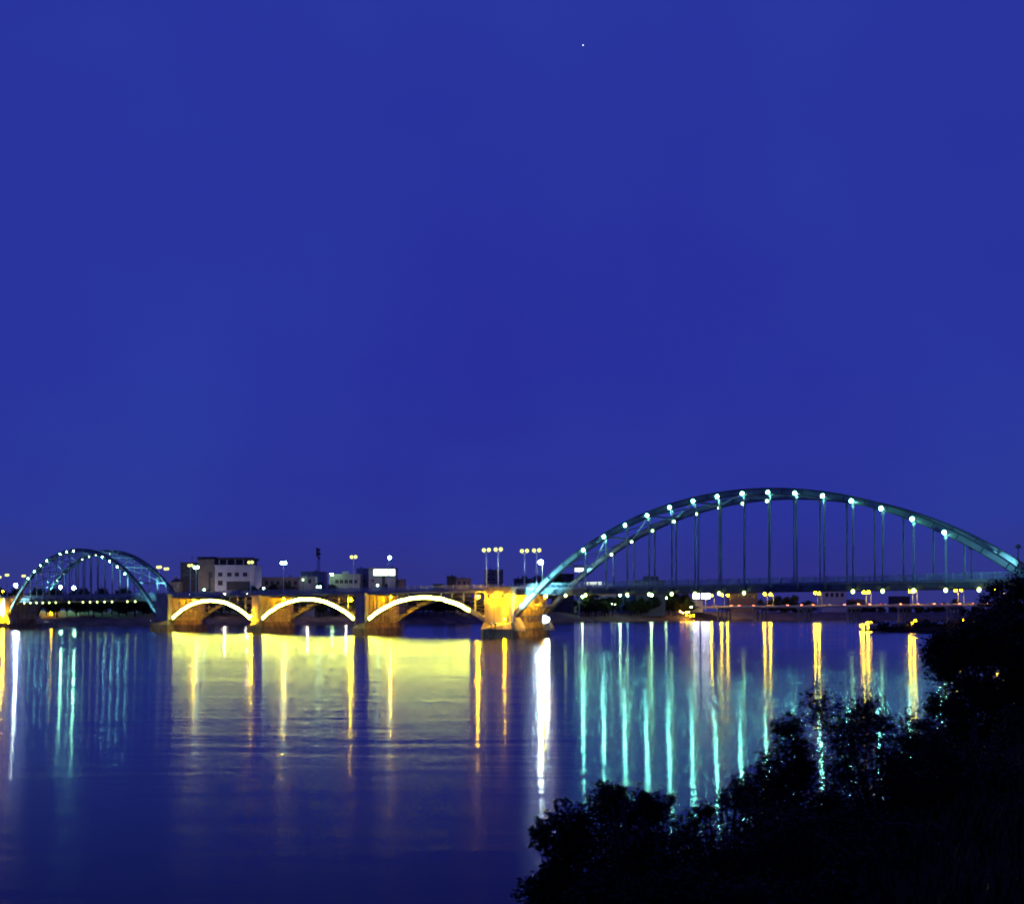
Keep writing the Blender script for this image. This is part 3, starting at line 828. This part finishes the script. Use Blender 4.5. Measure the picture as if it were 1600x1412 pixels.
mb.tube([(0, 4, hh), (0, 4, hh + .5), (0, 4, hh + 1.4), (0, 4, hh + 2.0)], [3.6, 3.3, 2.0, .3], 12); mb.build('roof', 'dark', b, True)
b = building(398, 484, 903, 600, 'brown', 'long low building with an overhanging flat roof right of the white block', 14, roof='grey',
         windows=[(405 + 9*i, 410 + 9*i, 907, 914) for i in range(8)])
building(468, 492, 902, 592, 'grey', 'grey end block in front of the long low building', 8, windows=[(482, 486, 905, 911)])
building(470, 506, 894, 640, 'grey', 'grey block under the red lattice mast', 12)
b = building(514, 562, 898, 612, 'grey', 'grey institution with a band of dark windows', 16, windows=[(524 + 7.2*i, 529 + 7.2*i, 905.5, 911) for i in range(5)])
extra(b, 'roof_tank', 'white', 533, 543, 892, 896, 538, 612, 3, 6)
building(557, 575, 889, 628, 'grey', 'plain grey tower block beside the lit white sign', 14, windows=[(561, 563.5, 905, 910), (568, 570.5, 905, 910)])
b = building(575.5, 618, 888, 615, 'grey', 'grey building carrying the lit white sign', 14, windows=[(596, 606, 912, 922), (581, 584, 905, 909)])
extra(b, 'pilaster', 'dark', 597, 602, 899.5, 921, 596.75, 615, -.3, -.012)
s_ = empty('illuminated_sign', at(600.5, 894, 613.8)); mb = MB(); mb.box((-6.4, -.4, -1.9), (6.4, .1, 1.9)); mb.build('panel', 'g_sign', s_)
mb = MB(); mb.box((-6.6, .102, -2.1), (6.6, .5, 2.1)); mb.build('box', 'fixture', s_)
tag(s_, 'glowing white sign on the front of the grey building', 'sign')
building(620, 632, 906, 618, 'tan', 'small tan brick building right of the lit white sign', 8)
building(676, 693, 912, 680, 'dark', 'dark low roof right of the tan brick building', 10, parapet=False)
b = building(698, 712, 901, 690, 'dark', 'dark block behind the railing above the third lit arch', 10)
building(712.5, 735, 904, 690, 'tan', 'tan walled building beside a dark block above the third lit arch', 10, windows=[(716, 719, 908, 913), (724, 727, 908, 913)])
M['bluegrey'] = mat('blue_grey_render', (.13, .13, .15), .85, .2, .3)
building(757, 786, 891, 730, 'bluegrey', 'unlit flats behind the twin lamp posts of the yellow pier', 14,
         windows=[(761 + 8*i, 765 + 8*i, y, y + 4) for i in range(3) for y in (895, 903)])
b = building(803, 830, 905, 740, 'dark', 'dark block right of the unlit flats', 12)
extra(b, 'roof_room', 'dark', 815, 824, 900, 903.9, 816.5, 740, 3, 8)
building(862, 897, 897, 790, 'dark', 'dark block behind the left foot of the right-hand arch', 14)
b = building(993, 1040, 907, 850, 'bluegrey', 'low flat building whose roof shows above the deck under the arch', 16)
extra(b, 'roof_room', 'bluegrey', 1008, 1030, 899.5, 905.7, 1016.5, 850, 4, 12)
# seen under the deck
b = building(884, 916, 940, 800, 'white', 'white colonnaded building by the water right of the yellow pier', 10, zb=3.8)
for i in range(6): extra(b, 'column', 'white', 886 + 5.4*i, 887.6 + 5.4*i, 943, 964, 900, 800, -2.4, -1.6, 3.8)
extra(b, 'canopy', 'white', 883, 917, 940, 942.9, 900, 800, -2.8, -.012, 3.8)
building(935, 962, 930, 850, 'white', 'pale building behind the trees left of the teal facade', 10, zb=3.8, windows=[(940 + 7*i, 944 + 7*i, 935, 942) for i in range(3)])
building(962, 990, 926, 862, 'teal', 'teal lit facade behind the trees on the far bank', 10, zb=3.8, windows=[(965, 968, 945, 955), (975, 979, 934, 942)])
building(1040, 1080, 934, 930, 'white', 'low white building left of the white billboards', 12, zb=4, windows=[(1046 + 8*i, 1050 + 8*i, 940, 945) for i in range(4)])
building(1081, 1098, 936, 925, 'white', 'pale hut below the white billboards', 10, zb=4)
building(1140, 1184, 922, 960, 'tan', 'broad tan building behind the low bridge', 14, zb=4, windows=[(1145 + 8*i, 1149 + 8*i, 928, 934) for i in range(5)])
building(1284, 1322, 919, 985, 'white', 'pale tall building behind the low bridge', 14, zb=4, windows=[(1290 + 8*i, 1294 + 8*i, 926, 932) for i in range(4)])
building(1328, 1352, 937, 985, 'tan', 'small tan house behind the low bridge', 10, zb=4)
building(1395, 1422, 932, 1000, 'dark', 'dark boxy building far behind the low bridge', 12, zb=4)
# billboards and lit boards
def board(x0, x1, y0, y1, d, label, m='g_board', post=True, zb=4.0):
    a, b_ = at(x0, y0, d), at(x1, y1, d); xm = (a.x + b_.x)/2
    root = empty('billboard', (xm, d, zb)); w = (b_.x - a.x)/2
    mb = MB(); mb.box((-w, -.3, b_.z - zb), (w, .0, a.z - zb)); mb.build('face', m, root)
    mb = MB(); mb.box((-w - .25, .004, b_.z - zb - .25), (w + .25, .4, a.z - zb + .25)); mb.build('back_box', 'fixture', root)
    if post: mb = MB(); mb.tube([(0, .25, -.5), (0, .25, b_.z - zb)], .35, 8); mb.build('post', 'pole', root)
    tag(root, label, 'billboard')
board(1083, 1092.5, 925, 935, 905, 'smaller left one of two glowing white billboards under the deck')
board(1096, 1109, 924, 935, 905, 'larger right one of two glowing white billboards under the deck')
board(898, 912, 887, 893, 780, 'glowing rooftop board behind the left foot of the right-hand arch', 'g_sign2')
board(913.5, 940, 909, 913.5, 800, 'long glowing sign just above the deck at the left of the arch', 'g_sign2')
# roof clutter
rr = random.Random(8)
for b_ in [o for o in list(C.objects) if o.name.startswith('building') and o.parent is None]:
    wl_ = [c for c in b_.children if c.name.startswith('roof') and not c.name.startswith('roof_')]
    if not wl_: continue
    xs = [v.co.x for v in wl_[0].data.vertices]; zt = max(v.co.z for v in wl_[0].data.vertices); ys = [v.co.y for v in wl_[0].data.vertices]
    for _ in range(rr.randint(1, 3)):
        x = rr.uniform(min(xs) + 1, max(xs) - 1); y = rr.uniform(2, max(ys) - 2); q = rr.random()
        mb = MB()
        if q < .5: mb.tube([(x, y, zt), (x, y, zt + rr.uniform(.9, 1.8))], .7, 10); mb.build('water_tank', 'grey', b_)
        else:
            h_ = rr.uniform(2, 4.5); mb.tube([(x, y, zt), (x, y, zt + h_)], .06, 5); mb.bar((x - .7, y, zt + h_*.9), (x + .7, y, zt + h_*.9), .05, .05); mb.bar((x - .5, y, zt + h_*.8), (x + .5, y, zt + h_*.8), .05, .05); mb.build('aerial', 'fixture', b_)
# lattice mast
mx = at(496, 856, 640)
mast = tag(empty('lattice_mast', (mx.x, 644, 20)), 'thin red and white lattice mast behind the bridge', 'mast')
h = mx.z - 20
M['mast'] = mat('mast_red', (.20, .05, .04), .7, .2, .5)
for sx, sy in ((-1, -1), (1, -1), (1, 1), (-1, 1)):
    mb = MB(); mb.tube([(sx*1.0, sy*1.0, 0), (sx*.4, sy*.4, h)], .1, 5); mb.build('leg', 'mast', mast)
mb = MB(); n = 14
for i in range(n):
    z0, z1 = h*i/n, h*(i+1)/n; r0, r1 = 1 - .6*i/n, 1 - .6*(i+1)/n
    for (ax, ay), (bx, by) in (((-1, -1), (1, -1)), ((1, -1), (1, 1)), ((1, 1), (-1, 1)), ((-1, 1), (-1, -1))):
        mb.bar((ax*r0, ay*r0, z0), (bx*r1, by*r1, z1), .08, .08); mb.bar((ax*r1, ay*r1, z1), (bx*r1, by*r1, z1), .08, .08)
mb.build('lattice', 'mast', mast)
for z, r in ((h - 1, .9), (h - 3.5, 1.1), (h - 6, .8)):
    mb = MB(); mb.tube([(.5, -.7, z), (.5, -1.2, z)], r*.9, 12); mb.build('dish', 'dark', mast)
mb = MB(); mb.box((-1.5, -.5, h - 5), (-.6, .5, h + .6)); mb.build('antenna_panel', 'dark', mast)

# lamps added to light the city fronts, mostly hidden by the deck
cl = post_lamp('g_fill', 1, h=9.5, arm=1.0, r=.45, name='street_lamp')
for px, d, lab in ((296, 562, 'dark block with balconies'), (322, 560, 'brown facade'), (350, 556, 'left half of the white office block'), (385, 556, 'right half of the white office block'),
                   (430, 580, 'long low building'), (480, 574, 'grey end block'), (540, 594, 'grey institution'), (590, 597, 'lit white sign'), (715, 675, 'tan walled building')):
    p = at(px, 935, d); cl.put((p.x, d, 6.5), R(90), 'added lamp lighting the ' + lab, 'street lamp', 'added lamps lighting the city fronts')
# lamps of the far bank
def bank_lamp(px, py, d, bulb, r, label, zb, group):
    p = at(px, py, d); root = empty('bank_lamp', (p.x, p.y, zb))
    mb = MB(); mb.tube([(0, .2, -.6), (0, .2, p.z - zb)], .12, 6); mb.build('pole', 'fixture', root)
    obj('bulb', sphere_mesh('bulb', r, bulb), root).location = (0, -.1, p.z - zb)
    tag(root, label, 'lamp', group)
FB = 'lamps on the far bank'
bank_lamp(94, 917, 560, 'g_park', .8, 'left of two green lit park lamps behind the left-hand arch', 4, FB)
bank_lamp(115.5, 918, 560, 'g_park', .8, 'right of two green lit park lamps behind the left-hand arch', 4, FB)
bank_lamp(4, 925, 545, 'g_bank', .8, 'yellow lamp at the left edge just above the deck', 4, FB)
bank_lamp(77, 948, 540, 'g_bank', .4, 'upper orange lamp on the bank under the left-hand arch', 3, FB)
bank_lamp(55, 955, 538, 'g_bank', .42, 'left orange lamp on the bank under the left-hand arch', 3, FB)
bank_lamp(60, 957, 538, 'g_far', .4, 'small white lamp beside an orange one under the left-hand arch', 3, FB)
bank_lamp(80, 957, 536, 'g_bank', .6, 'right orange lamp on the bank under the left-hand arch', 3, FB)
bank_lamp(76, 976, 520, 'g_bank', .35, 'orange lamp at the waterline under the left-hand arch', .2, FB)
bank_lamp(518.5, 897, 606, 'g_gflood', .6, 'round white lamp above the roofs right of the lattice mast', 4, FB)
bank_lamp(473.5, 905.5, 590, 'g_far', .4, 'small white lamp on the grey end block', 4, FB)
bank_lamp(910, 932, 790, 'g_gflood', .7, 'greenish park lamp above the colonnaded building', 3.5, FB)
bank_lamp(969, 929.5, 800, 'g_gflood', .85, 'greenish park lamp in front of the teal facade', 3.5, FB)
bank_lamp(981, 931, 800, 'g_cool', .6, 'small lamp right of the greenish one by the teal facade', 3.5, FB)
bank_lamp(1018, 929.5, 820, 'g_gflood', .9, 'greenish park lamp among the trees right of the teal facade', 3.5, FB)
bank_lamp(1041, 934, 860, 'g_gflood', .5, 'thin lamp post left of the white billboards', 3.5, FB)
bank_lamp(956, 943, 800, 'g_far', .4, 'left small white lamp in front of the pale building', 3.5, FB)
bank_lamp(961, 944, 800, 'g_far', .4, 'right small white lamp in front of the pale building', 3.5, FB)
for i, (px, py, m_) in enumerate(((1063, 955, 'g_orange'), (1067, 957, 'g_orange'), (1072, 956.5, 'g_orange'), (1076, 956, 'g_orange'), (1080, 948, 'g_gflood'), (1073, 961, 'g_bank'), (1079, 962, 'g_bank'), (1084, 961, 'g_bank'))):
    bank_lamp(px, py, 868, m_, .5, 'market stall lamp at the left end of the low bridge, %s of the cluster' % ORD[i], 3, 'market stall lamps')
NB = 'low lamps on the near shore'
for px, py, d, w_ in ((1345, 977, 345, 'leftmost'), (1355, 973, 372, 'second'), (1361, 970, 380, 'third'), (1425, 973.5, 340, 'fourth'), (1430, 969, 350, 'fifth'), (1504, 968.5, 330, 'rightmost')):
    p = at(px, py, d); bank_lamp(px, py, d, 'g_bank', .3, '%s low yellow lamp on the shore under the right-hand arch' % w_, max(.3, p.z - 2.2), NB)

# ================================================================ trees
def leaf_cloud(clumps, nleaf, size, rnd, droop=.3):
    """leaf-sized bent quads spread through clumps (centre, radii)"""
    b = MB(); tot = sum(r[0]*r[2] for _, r in clumps)
    for c, r in clumps:
        n = int(nleaf * r[0]*r[2] / tot)
        for _ in range(n):
            d = Vector((rnd.gauss(0, 1), rnd.gauss(0, 1), rnd.gauss(0, 1))).normalized()
            q = rnd.random() ** .45 * (1 + .16 * rnd.gauss(0, 1))
            p = Vector(c) + Vector((d.x*r[0], d.y*r[1], d.z*r[2])) * q
            s = size * rnd.uniform(.55, 1.35)
            ax = Vector((rnd.gauss(0, 1), rnd.gauss(0, 1), rnd.gauss(0, .6) - droop)).normalized()
            sd = ax.cross(Vector((rnd.gauss(0, 1), rnd.gauss(0, 1), rnd.gauss(0, 1)))).normalized()
            nn = ax.cross(sd) * s * .12
            b.add([p - ax*s*.5, p + sd*s*.22 - nn, p + ax*s*.55, p - sd*s*.22 - nn], [(0, 1, 2), (0, 2, 3)])
    return b

def tree_proto(seed, h, spread, nleaf=3000, lsize=.85):
    rnd = random.Random(seed); root = empty('tree')
    clumps = []
    for i in range(11):
        a = rnd.uniform(0, 6.28); rr = spread * rnd.uniform(.15, .75); z = h * rnd.uniform(.42, .86)
        s = spread * rnd.uniform(.28, .5); clumps.append(((rr*math.cos(a), rr*math.sin(a), z), (s, s, s * .8)))
    mb = MB(); mb.tube([(0, 0, -.5), (.1, 0, h*.2), (.0, .1, h*.5)], [.28, .22, .12], 7)
    for c, r in clumps: mb.tube([(0, 0, h*rnd.uniform(.18, .35)), (c[0]*.5, c[1]*.5, c[2]*.75), c], [.14, .09, .03], 5)
    mb.build('trunk', 'bark', root)
    cr = leaf_cloud(clumps, nleaf, lsize, rnd).build('crown', 'treeleaf', root); cr['kind'] = 'stuff'
    return Kind(root)
def ORD2(i): return ORD[i] if i < 20 else 'twenty-' + ORD[i - 20]
tp = [tree_proto(11, 11, 5.0), tree_proto(12, 9, 4.6), tree_proto(13, 12.5, 5.6)]
rt = random.Random(5)
zones = [((-20, 240), 22, 'dark tree on the far bank under the left-hand arch', 'trees under the left-hand arch', 1.45),
         ((275, 392), 9, 'dark tree on the far bank behind the first lit arch', 'trees behind the first lit arch', 1.15),
         ((405, 555), 11, 'dark tree on the far bank behind the second lit arch', 'trees behind the second lit arch', 1.2),
         ((570, 752), 15, 'dark tree on the far bank behind the third lit arch', 'trees behind the third lit arch', 1.3),
         ((905, 960), 9, 'dark tree on the far bank left of the teal facade', 'trees left of the teal facade', 1.7),
         ((985, 1078), 15, 'dark tree on the far bank right of the teal facade', 'trees right of the teal facade', 1.75),
         ((1190, 1275), 9, 'dark tree behind the low bridge, left of the pale tall building', 'trees left of the pale tall building', 1.5),
         ((1325, 1600), 22, 'dark tree behind the low bridge, right of the pale tall building', 'trees right of the pale tall building', 1.25)]
for (x0, x1), n, lab, grp, sc_ in zones:
    for i in range(n):
        px = x0 + (x1 - x0) * (i + rt.uniform(.1, .9)) / n
        d = far_depth(px) + (rt.uniform(12, 20) if px < 1100 else rt.uniform(30, 70))
        p = at(px, HORIZON, d)
        tp[rt.randrange(3)].put((p.x, p.y, 3.2), rt.uniform(0, 6.28), '%s, %s from the left' % (lab, ORD2(i)), 'tree', grp, sc_ * rt.uniform(.75, 1.1))
for px, py_, d, lab in ((373, 905, 560, 'left'), (387, 908, 560, 'right')):
    p = at(px, HORIZON, d); tp[1].put((p.x, p.y, 9.0), rt.uniform(0, 6), 'dark tree in front of the white office block, %s one' % lab, 'tree', 'trees by the white office block', 1.25)
for i, (px, d) in enumerate(((403, 575), (420, 575), (436, 578), (455, 580), (500, 590), (511, 590))):
    p = at(px, HORIZON, d); tp[i % 3].put((p.x, p.y, 9.5), rt.uniform(0, 6), 'dark tree along the long low building, %s from the left' % ORD[i], 'tree', 'trees along the long low building', 1.15)
p = at(852, HORIZON, 770); tp[2].put((p.x, p.y, 8), 1.0, 'tall dark tree behind the left foot of the right-hand arch', 'tree', 'trees behind the arch foot', 2.3)

# ================================================================ shrubs on the near bank
def shrub(name, lobes, d, nleaf, lsize, label, seed, leafmat='leaf', base=None, cat='shrub'):
    """lobes: (px, py, rx, ry) in photo pixels at depth d"""
    rnd = random.Random(seed); p = d / FPX
    bx = base if base is not None else sum(l[0] for l in lobes) / len(lobes)
    g = at(bx, HORIZON, d); gz = ground_z(g.x, g.y)
    gz = max(-.2, min(gz, 4.0))
    root = empty(name, (g.x, g.y, gz))
    clumps = []
    for (lx, ly, rx, ry) in lobes:
        rx *= 1.22; ry *= 1.22
        c = at(lx, ly, d); dd = rnd.uniform(-.5, .9) * rx * p
        c = Vector((c.x - g.x, c.y - g.y + dd, c.z - gz)); n = 5
        clumps.append((tuple(c), (rx*p*.72, rx*p*.72, ry*p*.72)))
        for _ in range(n):
            a = rnd.uniform(0, 6.28); e = rnd.uniform(-.6, 1)
            q = c + Vector((math.cos(a)*rx*p*.68, math.sin(a)*rx*p*.6, e*ry*p*.62)); s = rnd.uniform(.25, .45)
            clumps.append((tuple(q), (rx*p*s, rx*p*s, ry*p*s*.9)))
    mb = MB(); top = None
    if name == 'shrub_tree' and d < 100:
        cen = sum((Vector(c) for c, r in clumps), Vector()) / len(clumps); top = Vector((cen.x*.6, cen.y*.6, max(.8, cen.z*.5)))
        mb.tube([(0, 0, -.4), (top.x*.3 + .1, top.y*.3, top.z*.5), top], [.2, .16, .12], 8)
    for c, r in clumps:
        c = Vector(c); st = top if top is not None else Vector((rnd.uniform(-.15, .15), rnd.uniform(-.15, .15), -.2))
        mid = st.lerp(c, .5) + Vector((rnd.uniform(-.1, .1), rnd.uniform(-.1, .1), .15))
        mb.tube([st, mid, c], [.05, .03, .01], 5)
    mb.build('stem', 'bark', root)
    cr = leaf_cloud(clumps, nleaf, lsize, rnd, .2).build('foliage', leafmat, root); cr['kind'] = 'stuff'
    tag(root, label, cat, 'shrubs on the near bank')
    return root
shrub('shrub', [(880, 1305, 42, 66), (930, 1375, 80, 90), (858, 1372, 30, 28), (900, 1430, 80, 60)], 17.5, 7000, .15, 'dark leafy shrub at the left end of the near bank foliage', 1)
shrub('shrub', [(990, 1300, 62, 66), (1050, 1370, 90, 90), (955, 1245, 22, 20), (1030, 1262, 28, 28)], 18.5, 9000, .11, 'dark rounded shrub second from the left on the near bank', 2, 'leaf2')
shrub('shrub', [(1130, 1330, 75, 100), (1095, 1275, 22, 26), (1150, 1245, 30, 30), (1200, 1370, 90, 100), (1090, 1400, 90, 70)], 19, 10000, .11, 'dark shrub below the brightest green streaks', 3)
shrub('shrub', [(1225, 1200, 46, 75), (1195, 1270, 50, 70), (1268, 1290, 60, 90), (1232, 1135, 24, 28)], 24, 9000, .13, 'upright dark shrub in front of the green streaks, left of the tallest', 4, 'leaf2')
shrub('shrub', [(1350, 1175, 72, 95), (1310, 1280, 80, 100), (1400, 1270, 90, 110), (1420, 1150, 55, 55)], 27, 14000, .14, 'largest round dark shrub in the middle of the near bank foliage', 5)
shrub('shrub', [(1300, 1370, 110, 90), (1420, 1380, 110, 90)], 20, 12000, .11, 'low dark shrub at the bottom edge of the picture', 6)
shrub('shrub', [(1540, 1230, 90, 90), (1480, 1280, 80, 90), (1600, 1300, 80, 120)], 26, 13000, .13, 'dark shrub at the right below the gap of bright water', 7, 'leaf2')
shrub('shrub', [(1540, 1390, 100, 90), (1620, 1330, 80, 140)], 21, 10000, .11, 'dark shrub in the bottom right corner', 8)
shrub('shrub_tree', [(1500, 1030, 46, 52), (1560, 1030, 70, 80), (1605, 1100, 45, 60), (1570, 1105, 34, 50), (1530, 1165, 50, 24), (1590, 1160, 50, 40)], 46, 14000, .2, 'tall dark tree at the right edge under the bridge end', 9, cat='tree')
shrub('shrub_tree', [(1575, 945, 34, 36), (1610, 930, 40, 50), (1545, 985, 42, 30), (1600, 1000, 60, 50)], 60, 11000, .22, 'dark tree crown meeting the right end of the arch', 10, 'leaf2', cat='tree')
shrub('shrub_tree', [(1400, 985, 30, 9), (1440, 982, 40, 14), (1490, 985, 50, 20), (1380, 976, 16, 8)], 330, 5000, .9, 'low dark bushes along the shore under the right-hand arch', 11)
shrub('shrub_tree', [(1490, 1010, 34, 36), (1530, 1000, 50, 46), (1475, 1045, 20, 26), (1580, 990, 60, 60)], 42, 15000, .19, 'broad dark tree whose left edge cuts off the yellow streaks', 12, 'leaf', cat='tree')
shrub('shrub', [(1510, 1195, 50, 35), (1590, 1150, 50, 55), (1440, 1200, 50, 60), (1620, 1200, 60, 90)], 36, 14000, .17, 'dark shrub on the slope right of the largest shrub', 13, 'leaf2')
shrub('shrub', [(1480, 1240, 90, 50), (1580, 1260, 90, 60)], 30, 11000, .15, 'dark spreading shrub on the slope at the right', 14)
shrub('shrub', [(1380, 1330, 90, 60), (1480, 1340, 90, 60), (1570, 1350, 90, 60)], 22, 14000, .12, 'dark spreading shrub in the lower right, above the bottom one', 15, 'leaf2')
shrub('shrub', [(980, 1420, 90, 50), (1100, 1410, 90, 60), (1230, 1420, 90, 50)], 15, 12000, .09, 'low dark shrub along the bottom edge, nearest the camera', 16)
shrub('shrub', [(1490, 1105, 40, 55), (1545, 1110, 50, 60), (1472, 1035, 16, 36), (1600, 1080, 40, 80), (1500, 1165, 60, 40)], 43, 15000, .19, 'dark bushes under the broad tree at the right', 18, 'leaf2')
# ground cover of the near bank
rnd = random.Random(3); b = MB()
for _ in range(30000):
    y = rnd.uniform(9, 75) ; x = rnd.uniform(.02, .62) * y + rnd.uniform(-2, 3)
    z = ground_z(x, y)
    if z < .1: continue
    s = rnd.uniform(.15, .6); a = rnd.uniform(0, 6.28); t = Vector((math.cos(a)*.4, math.sin(a)*.4, 1)).normalized()
    sd = Vector((math.sin(a), -math.cos(a), 0)) * .03; p = Vector((x, y, z - .05))
    b.add([p - sd, p + sd, p + t*s], [(0, 1, 2)])
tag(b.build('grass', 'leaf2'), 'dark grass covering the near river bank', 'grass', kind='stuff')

# a bright star
sp = at(911, 71, 6000); mb = MB(); mb.ball((0, 0, 0), 3.4, 8, 6); st = mb.build('star', 'g_star'); st.location = sp
tag(st, 'single bright star high in the blue sky', 'star')
